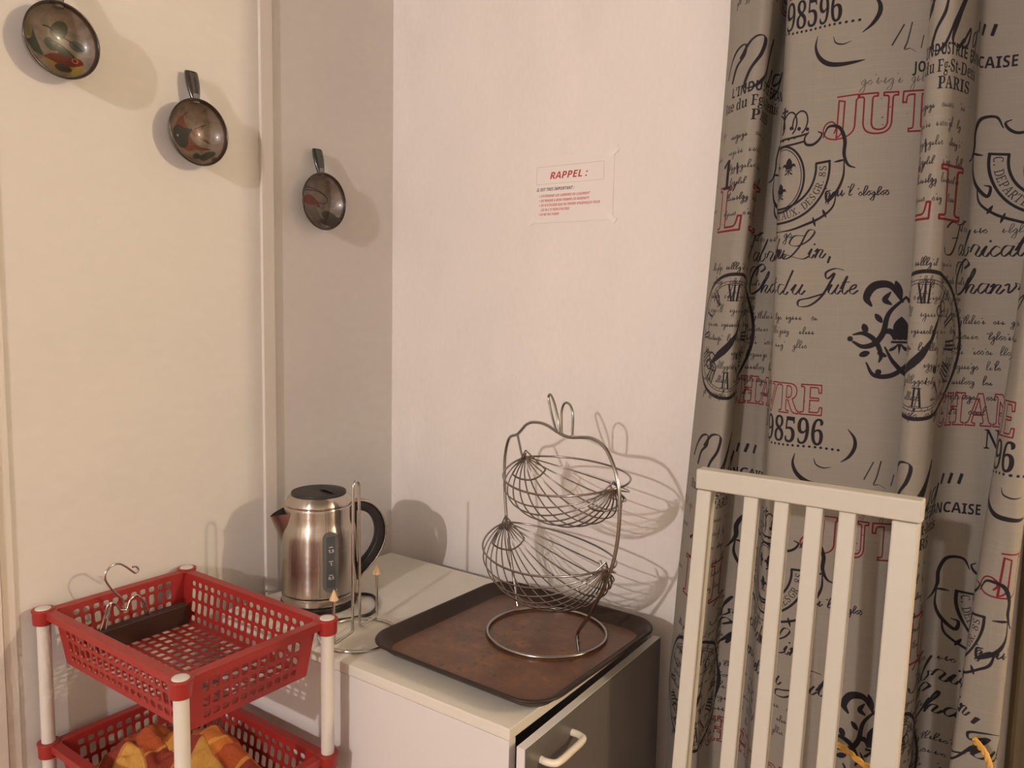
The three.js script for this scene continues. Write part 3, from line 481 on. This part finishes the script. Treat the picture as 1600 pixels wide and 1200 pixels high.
// ------------------------------------------------------------------ kettle
{
  const o = thing('kettle', 'brushed steel electric kettle with black handle and lid on the cabinet top', 'kettle', [.105, H, .305], Math.atan2(.87, .50));
  // local +x is the handle side (turned to the right), local -x the spout
  const lathe = (p, n = 72) => new THREE.LatheGeometry(p.map(q => new THREE.Vector2(...q)), n);
  part('base', lathe([[0, 0], [.070, 0], [.0715, .002], [.0715, .010], [.069, .012], [0, .012]]), M.black, o, 'black power base');
  part('foot_band', lathe([[.066, .012], [.0685, .0125], [.0695, .014], [.0695, .026], [.068, .028], [.066, .028]]), M.steel, o);
  part('seal_ring', lathe([[.062, .027], [.0690, .0275], [.0695, .0295], [.069, .0315], [.062, .032]]), M.black, o, 'black ring between body and base');
  const body = [[.060, .031], [.0705, .0315], [.0712, .034], [.0710, .06], [.0704, .10], [.0698, .130], [.0692, .143], [.0676, .153], [.0652, .163], [.0642, .172], [.0638, .183], [.0634, .1925], [.0610, .1945]];
  const bodyC = new THREE.SplineCurve(body.map(q => new THREE.Vector2(...q)));
  part('body', lathe(bodyC.getPoints(80).map(q => [q.x, q.y]), 96), M.steel, o);
  part('lid', lathe([[.0600, .193], [.0622, .1955], [.0618, .199], [.058, .207], [.0525, .2125], [.0500, .2135], [.0, .2135]]), M.steel, o, 'domed steel lid');
  { const s = new THREE.Shape(); s.absellipse(0, 0, .049, .049, 0, Math.PI * 2); const g = new THREE.ExtrudeGeometry(s, { depth: .003, bevelEnabled: true, bevelSize: .002, bevelThickness: .002, bevelSegments: 3, curveSegments: 40 }); g.rotateX(-Math.PI / 2); g.translate(0, .2135, 0); part('lid_inset', g, M.grip, o, 'black plastic lid inset');
    const b = grid(24, 10, (u, v) => { const a = -1.1 + 2.2 * u + 0; const r = .046 * v; return [Math.cos(a) * r, .2190 + .005 * Math.sin(Math.PI * Math.min(1, v * .9 + .1)) * (1 - .5 * Math.abs(u - .5)), Math.sin(a) * r]; }); M.grip.side = THREE.DoubleSide; part('lid_button', b, M.grip, o); }
  // spout
  const sp = (out) => grid(24, 14, (u, v) => { const t = u * 2 - 1; const yb = .120, yt = .186 - .010 * (1 - Math.abs(t)); const y = yb + (yt - yb) * v; const w = .030 * Math.pow(v, .8); const reach = .0265 * Math.pow(v, 1.05); const z = t * w; const r0 = .0690 - .005 * v; const x = -Math.sqrt(Math.max(0, r0 * r0 - z * z)) + .001 - reach * (1 - Math.pow(Math.abs(t), 1.35)); return [x + out, y, z]; });
  M.steel2 ??= M.steel.clone(); M.steel2.side = THREE.DoubleSide;
  part('spout', sp(0), M.steel2, o); part('spout_lining', sp(.0018).translate(0, -.0006, 0), M.grip, o);
  const mouth = grid(20, 4, (u, v) => { const t = u * 2 - 1, yt = .183 - .010 * (1 - Math.abs(t)); const z = t * .028; const r0 = .0635; const x0 = -Math.sqrt(r0 * r0 - z * z) + .001; return [x0 - .0245 * (1 - Math.pow(Math.abs(t), 1.35)) * v, yt - .012 * (1 - v), z]; });
  part('spout_mouth', mouth, M.grip, o, 'dark spout opening');
  // handle: rounded section swept in the local xy plane
  const hc = new THREE.CatmullRomCurve3([[.060, .184], [.078, .186], [.098, .178], [.113, .160], [.120, .136], [.118, .110], [.107, .086], [.090, .066], [.076, .052], [.068, .040]].map(q => V(q[0], q[1], 0)));
  const sweep = (rIn, rOut, wz, n = 4) => grid(32, 60, (u, v) => { const p = hc.getPoint(v), t = hc.getTangent(v), nn = V(-t.y, t.x, 0).multiplyScalar(-1).normalize(); const nrm = nn.x * (p.x - .07) + nn.y * (p.y - .12) < 0 ? nn.negate() : nn; const a = u * 2 * Math.PI, k = 2 / n; const cx = Math.sign(Math.cos(a)) * Math.pow(Math.abs(Math.cos(a)), k), cz = Math.sign(Math.sin(a)) * Math.pow(Math.abs(Math.sin(a)), k); const r = (rIn + rOut) / 2 + (rOut - rIn) / 2 * cx; return [p.x + nrm.x * r, p.y + nrm.y * r, cz * wz]; });
  M.grip.side = THREE.DoubleSide;
  part('handle', sweep(-.012, .006, .0115), M.grip, o, 'black curved handle'); part('handle_strip', sweep(.0055, .0098, .0105), M.steel2, o, 'steel strip along the handle');
  part('handle_mount', box(.010, .150, .022, .066, .112, 0, .003), M.grip, o);
  // water gauge: a bent capsule on the body
  const gauge = (w, y0, y1, lift) => grid(14, 40, (u, v) => { const y = y0 + (y1 - y0) * v; const e = Math.min(y - y0, y1 - y); const hw = e < w ? Math.sqrt(Math.max(0, w * w - (w - e) * (w - e))) : w; const z = (u * 2 - 1) * hw; const a = 1.467 + z / .071; const r = .0712 - Math.max(0, y - .12) * .06 + lift; return [Math.cos(a) * r, y, Math.sin(a) * r, .5 - z / (2 * w), (y - y0) / (y1 - y0)]; });
  const gTex = ctex(canvas(64, 256, (c, w, h) => { c.fillStyle = '#5d5e60'; c.fillRect(0, 0, w, h); c.fillStyle = '#4a4c50'; c.fillRect(14, 20, 36, h - 40); c.fillStyle = '#c9c9cc'; c.font = 'bold 17px sans-serif'; c.textAlign = 'center'; c.fillText('1,5', 33, 86); c.fillText('1', 33, 142); c.fillText('0,5', 33, 200); c.fillRect(24, 62, 16, 3); c.fillRect(24, 122, 16, 3); c.fillRect(24, 180, 16, 3); }));
  part('water_gauge', gauge(.0145, .042, .156, .0014), new THREE.MeshPhysicalMaterial({ map: gTex, roughness: .25, clearcoat: .3, side: THREE.DoubleSide }), o, 'translucent grey water gauge');
  const cord = thing('power_cord', 'black power cord curving out from under the kettle', 'cord', [0, H, 0]);
  part('cable', tube([[.135, .004, .250], [.148, .0036, .232], [.166, .0034, .226], [.190, .0033, .238], [.208, .0033, .254], [.224, .0033, .276], [.230, .0033, .296], [.223, .0033, .318], [.210, .0033, .343], [.196, .0033, .358], [.172, .0034, .362], [.150, .004, .352]], .0031, 90, false, 8), M.black, cord);
}

// ------------------------------------------------------------------ red storage cart
{
  const cx = .157, cz = .6185, hx = .187, hz = .122, rimY = .809, step = .2175;
  const o = thing('storage_cart', 'red plastic basket cart on white tube posts beside the cabinet', 'storage cart', [cx, 0, cz]);
  const panel = (w, taper, nc) => {
    const d = .088, s = new THREE.Shape(); s.moveTo(-w / 2, 0); s.lineTo(w / 2, 0); s.lineTo(w / 2 - taper, -d); s.lineTo(-w / 2 + taper, -d); s.closePath();
    const rows = [[-.0130, .0090], [-.0305, .0175], [-.0530, .0185], [-.0730, .0105]]; const span = w - .062, pitch = span / (nc - 1);
    for (const [y, h] of rows) for (let i = 0; i < nc; i++) { const k = 1 - (-y / d) * taper * 2 / w; s.holes.push(holePath((-span / 2 + i * pitch) * k, y, pitch * .66, h, pitch * .2)); }
    const g = new THREE.ExtrudeGeometry(s, { depth: .0018, bevelEnabled: false, curveSegments: 3 }); g.translate(0, 0, -.0009); return g; };
  const longG = panel(2 * hx - .022, .012, 17), shortG = panel(2 * hz - .022, .012, 11);
  const lean = Math.atan2(.011, .086);
  const gridS = roundRect(2 * hx - .046, 2 * hz - .046, .012); { const nx = 17, nz = 10, px = (2 * hx - .066) / nx, pz = (2 * hz - .066) / nz; for (let i = 0; i < nx; i++) for (let j = 0; j < nz; j++) gridS.holes.push(holePath((i - (nx - 1) / 2) * px, (j - (nz - 1) / 2) * pz, px * .72, pz * .72, px * .13)); }
  const gridG = new THREE.ExtrudeGeometry(gridS, { depth: .002, bevelEnabled: false, curveSegments: 4 }); gridG.rotateX(-Math.PI / 2);
  const rimG = (() => { const outer = roundRect(2 * hx + .006, 2 * hz + .006, .012), inn = new THREE.Path(); const q = roundRect(2 * hx - .022, 2 * hz - .022, .01).getPoints(5).reverse(); q.forEach((p, i) => i ? inn.lineTo(p.x, p.y) : inn.moveTo(p.x, p.y)); inn.closePath(); outer.holes.push(inn);
    const top = new THREE.ExtrudeGeometry(outer, { depth: .0016, bevelEnabled: true, bevelSize: .0008, bevelThickness: .0008, bevelSegments: 2, curveSegments: 5 }); top.rotateX(-Math.PI / 2); top.translate(0, -.0026, 0);
    const o2 = roundRect(2 * hx + .006, 2 * hz + .006, .012), i2 = new THREE.Path(); roundRect(2 * hx + .002, 2 * hz + .002, .011).getPoints(5).reverse().forEach((p, i) => i ? i2.lineTo(p.x, p.y) : i2.moveTo(p.x, p.y)); i2.closePath(); o2.holes.push(i2);
    const skirt = new THREE.ExtrudeGeometry(o2, { depth: .011, bevelEnabled: false, curveSegments: 5 }); skirt.rotateX(-Math.PI / 2); skirt.translate(0, -.0125, 0); return merge([top, skirt]); })();
  const collarG = new THREE.LatheGeometry([[.0105, -.022], [.0145, -.022], [.0150, -.021], [.0155, -.004], [.0165, -.002], [.0165, .0008], [.0158, .0016], [.0105, .0016]].map(q => new THREE.Vector2(...q)), 28);
  const corners = [[-1, -1], [1, -1], [1, 1], [-1, 1]];
  for (let t = 0; t < 3; t++) {
    const b = new THREE.Group(); b.name = 'tier_basket'; b.position.y = rimY - t * step; o.add(b);
    part('rim', rimG, M.red, b); 
    for (const s of [-1, 1]) { const m = part('side_panel', longG, M.red, b); m.position.set(0, -.0015, s * (hz - .0115)); m.rotation.x = s * lean; const k = part('side_panel', shortG, M.red, b); k.position.set(s * (hx - .0115), -.0015, 0); k.rotation.set(0, Math.PI / 2, 0); k.rotation.order = 'YXZ'; k.rotation.x = s * lean; }
    const m = part('bottom_grid', gridG, M.red, b); m.position.y = -.0790;
    for (const [a, c] of corners) { const q = part('corner_collar', collarG, M.red, b); q.position.set(a * hx, 0, c * hz); }
  }
  const lens = [[rimY - .0215 - (rimY - step), rimY - step + .0016], [step - .0235, rimY - 2 * step + .0016], [rimY - 2 * step - .022, 0]];
  for (const [len, y] of lens) { const g = new THREE.CylinderGeometry(.0100, .0100, len, 24); for (const [a, c] of corners) { const m = part('post', g, M.tubeWhite, o); m.position.set(a * hx, y + len / 2, c * hz); } }
  const capG = new THREE.LatheGeometry([[0, .0034], [.008, .0032], [.0108, .0024], [.0114, .001], [.0114, 0]].map(q => new THREE.Vector2(...q)).reverse(), 28);
  for (const [a, c] of corners) { const m = part('cap', capG, M.tubeWhite, o, 'white round cap'); m.position.set(a * hx, rimY + .0004, c * hz); }
}

// ------------------------------------------------------------------ hanger and cloth in the cart
{
  const o = thing('trouser_hanger', 'dark wooden clamp hanger with a chrome hook lying in the top red basket', 'hanger', [0, 0, 0]);
  const wd = new THREE.MeshStandardMaterial({ color: new THREE.Color().setRGB(.036, .012, .007), roughness: .5, bumpMap: plasterBump, bumpScale: .0002 });
  for (const dx of [-.0045, .0045]) part('clamp_bar', box(.0085, .0350, .157, .020 + dx, .7500, .6085, .002), wd, o, 'dark brown wooden bar');
  part('hook', tube([[0.02, 0.7869, 0.6382], [0.02, 0.808, 0.6424], [0.02, 0.8217, 0.653], [0.02, 0.8353, 0.6624], [0.02, 0.8501, 0.6687], [0.02, 0.8606, 0.6666], [0.02, 0.8679, 0.6572], [0.02, 0.8679, 0.6456], [0.02, 0.8606, 0.6351], [0.02, 0.849, 0.6235], [0.02, 0.8448, 0.6182], [0.02, 0.849, 0.614], [0.02, 0.8553, 0.6172], [0.02, 0.8564, 0.6235]], .0017, 100, false, 8), M.chrome, o);
  part('clamp_wire', poly([[0.0179, 0.7638, 0.6782], [0.0179, 0.8069, 0.6635], [0.0189, 0.8048, 0.653], [0.02, 0.789, 0.6456], [0.02, 0.7869, 0.6351], [0.02, 0.8038, 0.6288], [0.0189, 0.808, 0.6172], [0.0179, 0.7975, 0.6088], [0.0179, 0.7617, 0.6004]], .0019), M.chrome, o);
  part('clamp_wire', poly([[0.0231, 0.7638, 0.6729], [0.0231, 0.8069, 0.6614]], .0016), M.chrome, o); part('clamp_wire', poly([[0.0231, 0.8059, 0.6161], [0.0231, 0.7932, 0.6067], [0.0231, 0.7617, 0.5951]], .0016), M.chrome, o);
}
{
  const pc = ctex(canvas(512, 512, (c, w, h) => { const R = rng(31); const cols = ['#b5622a', '#c48a3a', '#8a3320', '#c9742c', '#7a2a1c', '#b98a3c', '#a94d22', '#cf9a48'];
    let y = 0; while (y < h) { const hh = 60 + R() * 70; let x = -R() * 60; while (x < w) { const ww = 70 + R() * 90; c.fillStyle = cols[Math.floor(R() * cols.length)]; c.fillRect(x, y, ww, hh); c.fillStyle = 'rgba(225,185,90,.55)'; c.fillRect(x + ww - 12, y, 12, hh); x += ww; } c.fillStyle = 'rgba(100,40,20,.35)'; c.fillRect(0, y + hh - 6, w, 6); y += hh; }
    for (let i = 0; i < 9000; i++) { c.fillStyle = R() < .5 ? 'rgba(255,210,120,.07)' : 'rgba(60,15,5,.08)'; c.fillRect(R() * w, R() * h, 2 + R() * 8, 1 + R() * 2); } }), true);
  const mat = new THREE.MeshStandardMaterial({ map: pc, roughness: .9, bumpMap: weave, bumpScale: .0003, side: THREE.DoubleSide });
  const o = thing('patchwork_cloth', 'crumpled orange and yellow patchwork cloth in the lower red basket', 'cloth', [.157, .5180, .6185]);
  const f = (x, z) => { let y = 0; y += .050 * Math.exp(-Math.pow((x - .02) / .07, 2) - Math.pow((z + .03) / .06, 2)); y += .036 * Math.exp(-Math.pow((x + .09) / .06, 2) - Math.pow((z - .02) / .07, 2)); y += .022 * Math.abs(noise.noise(x * 17, z * 17, 2.3)) + .012 * Math.abs(noise.noise(x * 38, z * 38, 7)); return y; };
  const g = grid(70, 50, (u, v) => { const x = (u - .5) * .308, z = (v - .5) * .178; const e = Math.min(1, Math.min(u, 1 - u) * 9) * Math.min(1, Math.min(v, 1 - v) * 7); return [x + .006 * noise.noise(z * 30, 1, x * 8), .004 + (f(x, z) + .024) * Math.pow(e, .5), z, u * 1.5 + .15 * noise.noise(x * 10, z * 10, 0), v * 1.0 + .15 * noise.noise(x * 10, 5, z * 10)]; });
  part('cloth_sheet', g, mat, o);
}

// ------------------------------------------------------------------ three painted handled bowls on the left wall
{
  const paint = [
    c => { // carp, yellow belly
      c.fillStyle = '#3d4236'; for (const [x, y, a, b] of [[150, 78, 26, 34], [126, 128, 26, 20], [172, 150, 30, 18], [206, 118, 24, 16]]) { c.beginPath(); c.ellipse(x, y, a, b, .5, 0, 7); c.fill(); }
      c.strokeStyle = '#1f1c18'; c.lineWidth = 4; for (const q of [[120, 118, 200, 160], [140, 96, 220, 130], [96, 74, 150, 96]]) { c.beginPath(); c.moveTo(q[0], q[1]); c.quadraticCurveTo((q[0] + q[2]) / 2, q[1] - 8, q[2], q[3]); c.stroke(); }
      c.fillStyle = '#857036'; c.beginPath(); c.moveTo(92, 172); c.quadraticCurveTo(130, 240, 190, 226); c.quadraticCurveTo(216, 210, 214, 178); c.closePath(); c.fill();
      c.fillStyle = '#5e2516'; c.beginPath(); c.moveTo(96, 176); c.quadraticCurveTo(140, 140, 180, 162); c.quadraticCurveTo(220, 148, 218, 182); c.quadraticCurveTo(190, 200, 150, 192); c.closePath(); c.fill();
      c.fillStyle = '#3a3530'; c.beginPath(); c.ellipse(156, 204, 26, 16, 0, 0, 7); c.fill(); c.fillStyle = '#2f3524'; c.beginPath(); c.moveTo(98, 176); c.lineTo(62, 90); c.quadraticCurveTo(58, 150, 26, 128); c.lineTo(60, 170); c.closePath(); c.fill();
      c.fillStyle = '#6a6238'; c.fillRect(34, 86, 24, 40); c.strokeStyle = '#c08a70'; c.lineWidth = 2; c.beginPath(); c.arc(198, 170, 8, 0, 7); c.stroke(); },
    c => { // goldfish
      c.fillStyle = '#6e3420'; c.beginPath(); c.moveTo(70, 110); c.quadraticCurveTo(74, 66, 104, 58); c.quadraticCurveTo(108, 90, 128, 104); c.closePath(); c.fill();
      c.beginPath(); c.moveTo(132, 112); c.quadraticCurveTo(170, 96, 196, 80); c.quadraticCurveTo(170, 110, 214, 152); c.quadraticCurveTo(170, 140, 140, 120); c.closePath(); c.fill();
      c.beginPath(); c.moveTo(128, 126); c.quadraticCurveTo(160, 176, 210, 176); c.quadraticCurveTo(150, 196, 116, 158); c.closePath(); c.fill(); c.beginPath(); c.ellipse(126, 180, 24, 13, -.1, 0, 7); c.fill();
      c.fillStyle = '#26231d'; c.beginPath(); c.ellipse(92, 142, 34, 44, -.35, 0, 7); c.fill(); c.beginPath(); c.moveTo(80, 106); c.lineTo(146, 104); c.lineTo(120, 150); c.closePath(); c.fill();
      c.strokeStyle = '#1c1713'; c.lineWidth = 3; for (const q of [[196, 80, 150, 104], [214, 152, 160, 122], [210, 176, 150, 168], [104, 58, 118, 44], [90, 214, 150, 236]]) { c.beginPath(); c.moveTo(q[0], q[1]); c.lineTo(q[2], q[3]); c.stroke(); }
      c.fillStyle = '#8c8a78'; c.beginPath(); c.arc(80, 140, 5, 0, 7); c.fill(); c.fillStyle = '#3a3d2e'; for (const [x, y, a] of [[196, 200, 26], [174, 214, 20], [150, 210, 18], [208, 222, 18]]) { c.beginPath(); c.ellipse(x, y, a, 11, -.6, 0, 7); c.fill(); } },
    c => { // prawn
      c.strokeStyle = '#37261f'; c.lineWidth = 4; for (const d of [0, 14]) { c.beginPath(); c.moveTo(44, 88 - d); c.bezierCurveTo(110, 66 - d, 176, 70, 200, 104); c.bezierCurveTo(206, 126, 178, 132, 166, 126); c.stroke(); }
      c.fillStyle = '#6f2b18'; c.beginPath(); c.moveTo(62, 116); c.quadraticCurveTo(96, 82, 130, 104); c.quadraticCurveTo(150, 122, 168, 124); c.quadraticCurveTo(140, 146, 74, 136); c.closePath(); c.fill(); c.beginPath(); c.ellipse(154, 138, 10, 8, .6, 0, 7); c.fill();
      c.lineWidth = 2.5; for (let i = 0; i < 8; i++) { c.beginPath(); c.moveTo(70 + i * 10, 138); c.bezierCurveTo(84 + i * 8, 170, 116 + i * 6, 180, 122 + i * 8, 216); c.stroke(); }
      c.fillStyle = '#484338'; for (const [x, y, a, b] of [[196, 182, 26, 22], [212, 204, 28, 20], [176, 216, 28, 18]]) { c.beginPath(); c.ellipse(x, y, a, b, .4, 0, 7); c.fill(); } c.strokeStyle = '#37261f'; c.beginPath(); c.moveTo(80, 210); c.quadraticCurveTo(120, 226, 150, 218); c.stroke(); c.fillStyle = '#4a2626'; c.beginPath(); c.ellipse(70, 196, 14, 22, 0, 0, 7); c.fill(); } ];
  const info = [
    [[-.0185, 1.676, .685], .0555, '#83786c', '#463429', 'handled brown bowl painted with a yellow bellied fish, highest of three on the left wall'],
    [[-.0185, 1.584, .4605], .057, '#7a6c5e', '#43332a', 'handled brown bowl painted with a dark headed goldfish, middle of the three on the wall'],
    [[-.0185, 1.499, .179], .058, '#857c73', '#4a3e37', 'handled grey bowl painted with a red prawn, nearest the corner on the wall'] ];
  info.forEach(([pos, R, col, rimCol, label], k) => {
    const o = thing('handled_bowl', label, 'bowl', pos, 0, 'painted bowls on the left wall');
    const toX = g => { g.rotateZ(-Math.PI / 2); return g; };    // lathe axis +y becomes +x, the bowl opens into the room
    const outM = new THREE.MeshPhysicalMaterial({ color: new THREE.Color(k === 2 ? '#8f8a84' : '#4b453e'), roughness: .25, clearcoat: .5, side: THREE.DoubleSide });
    const out = new THREE.LatheGeometry([[0, -.0365], [.027, -.0365], [.031, -.0355], [.042, -.028], [.050, -.017], [R - .002, -.006], [R - .0006, -.001]].map(q => new THREE.Vector2(...q)), 64);
    part('outside', toX(out), outM, o);
    part('lip', toX(new THREE.TorusGeometry(R - .0016, .0017, 8, 72).rotateX(Math.PI / 2)), new THREE.MeshPhysicalMaterial({ color: new THREE.Color('#241a14'), roughness: .2, clearcoat: .6 }), o, 'dark glazed lip');
    const inn = toX(new THREE.LatheGeometry([[R - .0025, -.0006], [R - .0035, -.005], [.0475, -.016], [.0395, -.0255], [.028, -.0315], [.012, -.0335], [0, -.0338]].map(q => new THREE.Vector2(...q)), 72));
    const p = inn.attributes.position, uv = inn.attributes.uv; for (let i = 0; i < p.count; i++) uv.setXY(i, .5 - p.getZ(i) / (2 * R), .5 + p.getY(i) / (2 * R));
    const tex = ctex(canvas(256, 256, (c) => { const Rn = rng(90 + k); c.fillStyle = col; c.fillRect(0, 0, 256, 256); for (let i = 0; i < 240; i++) { c.fillStyle = Rn() < .5 ? 'rgba(120,105,90,.10)' : 'rgba(50,36,26,.10)'; c.beginPath(); c.ellipse(Rn() * 256, Rn() * 256, 6 + Rn() * 26, 4 + Rn() * 12, Rn() * 3, 0, 7); c.fill(); } paint[k](c); c.strokeStyle = rimCol; c.lineWidth = 7; c.beginPath(); c.arc(128, 128, 122, 0, 7); c.stroke(); }));
    part('painted_inside', inn, new THREE.MeshPhysicalMaterial({ map: tex, roughness: .34, clearcoat: .22, clearcoatRoughness: .07, side: THREE.DoubleSide }), o);
    // hollow tongue-shaped handle rising from the lip back to the wall
    const hg = grid(28, 22, (u, v) => { const a = u * 2 * Math.PI, y = R - .004 + v * .052; const w = (.0070 + .0062 * Math.sin(Math.min(1, v * 1.15) * Math.PI * .62)) * (v > .96 ? .9 : 1), d = .0060 + .001 * Math.sin(v * 3); const gr = 1 - .30 * Math.exp(-Math.pow((((a / Math.PI) % 2) - 0) / .18, 2)) - .30 * Math.exp(-Math.pow((((a / Math.PI) % 2) - 2) / .18, 2)); return [-.010 - v * .012 + Math.cos(a) * d * gr, y, Math.sin(a) * w]; });
    const tipS = new THREE.Shape(); tipS.absellipse(0, 0, .0062, .0118, 0, 7); const tip = new THREE.CylinderGeometry(1, 1, .0012, 24); tip.scale(.0058, 1, .0112); tip.translate(-.022, R + .048, 0);
    part('handle', merge([hg, tip]), new THREE.MeshPhysicalMaterial({ color: new THREE.Color(k === 0 ? '#3b3f38' : k === 1 ? '#35302b' : '#1f2a20'), roughness: .15, clearcoat: .8, side: THREE.DoubleSide }), o, 'dark glazed handle');
    part('handle_neck', toX(new THREE.CylinderGeometry(.006, .008, .016, 16)).rotateZ(Math.PI / 2).translate(-.0105, R + .001, 0), new THREE.MeshPhysicalMaterial({ color: new THREE.Color('#77716a'), roughness: .2, clearcoat: .6 }), o, 'pale glazed neck');
  });
}

// ------------------------------------------------------------------ printed notice on the back wall
{
  const o = thing('paper_notice', 'white printed paper notice headed in red, taped to the back wall', 'notice', [.426, 1.525, ROOM.z0 + .0006]);
  const tex = ctex(canvas(1100, 925, (c, w, h) => { const X = x => x - 190, Y = y => y - 150;
    c.fillStyle = '#f4f1f0'; c.fillRect(0, 0, w, h); c.strokeStyle = '#c9c0bb'; c.lineWidth = 5; c.strokeRect(X(266), 116, 900, 250);
    const it = (s, x, y, size, wd, col, bold) => { c.save(); c.translate(x, y); c.font = `${bold ? 'bold ' : ''}${size}px sans-serif`; const k = wd / c.measureText(s).width; c.transform(k, 0, -.2, 1, 0, 0); c.fillStyle = col; c.fillText(s, 0, 0); c.restore(); };
    it('RAPPEL :', X(440), 300, 138, 512, '#b8303a', true); it('IL EST TRES IMPORTANT :', X(265), 466, 62, 520, '#1e1a1c', true);
    it("> D'ETEINDRE LES LUMIERES DU LOGEMENT", X(300), 556, 50, 690, '#c4404a', true); it('> DE PENSER A BIEN FERMER LES ROBINETS', X(300), 624, 50, 684, '#c4404a', true); it("> DE N'UTILISER QUE DU PAPIER HYGIENIQUE POUR", X(300), 690, 50, 822, '#c4404a', true); it("LES W.C ET RIEN D'AUTRES", X(328), 756, 50, 398, '#c4404a', true); it('> DE NE PAS FUMER', X(296), 822, 50, 286, '#c4404a', true); }));
  part('sheet', box(.188, .127, .0008), new THREE.MeshStandardMaterial({ color: new THREE.Color().setRGB(.80, .77, .745), roughness: .55 }), o);
  part('print', new THREE.PlaneGeometry(.187, .126).translate(0, 0, .0006), new THREE.MeshStandardMaterial({ map: tex, color: new THREE.Color().setRGB(.86, .83, .80), roughness: .55 }), o);
  const tp = new THREE.MeshPhysicalMaterial({ color: new THREE.Color().setRGB(.84, .80, .74), roughness: .15, clearcoat: .6 });
  for (const [x, y, a] of [[-.091, -.058, .7], [.091, -.060, -.7], [-.089, .062, -.6], [.091, .062, .6]]) { const g = new THREE.BoxGeometry(.024, .011, .0003); g.rotateZ(a); g.translate(x, y, .0009); part('tape', g, tp, o, 'clear tape'); }
}

renderer.render(scene, camera);
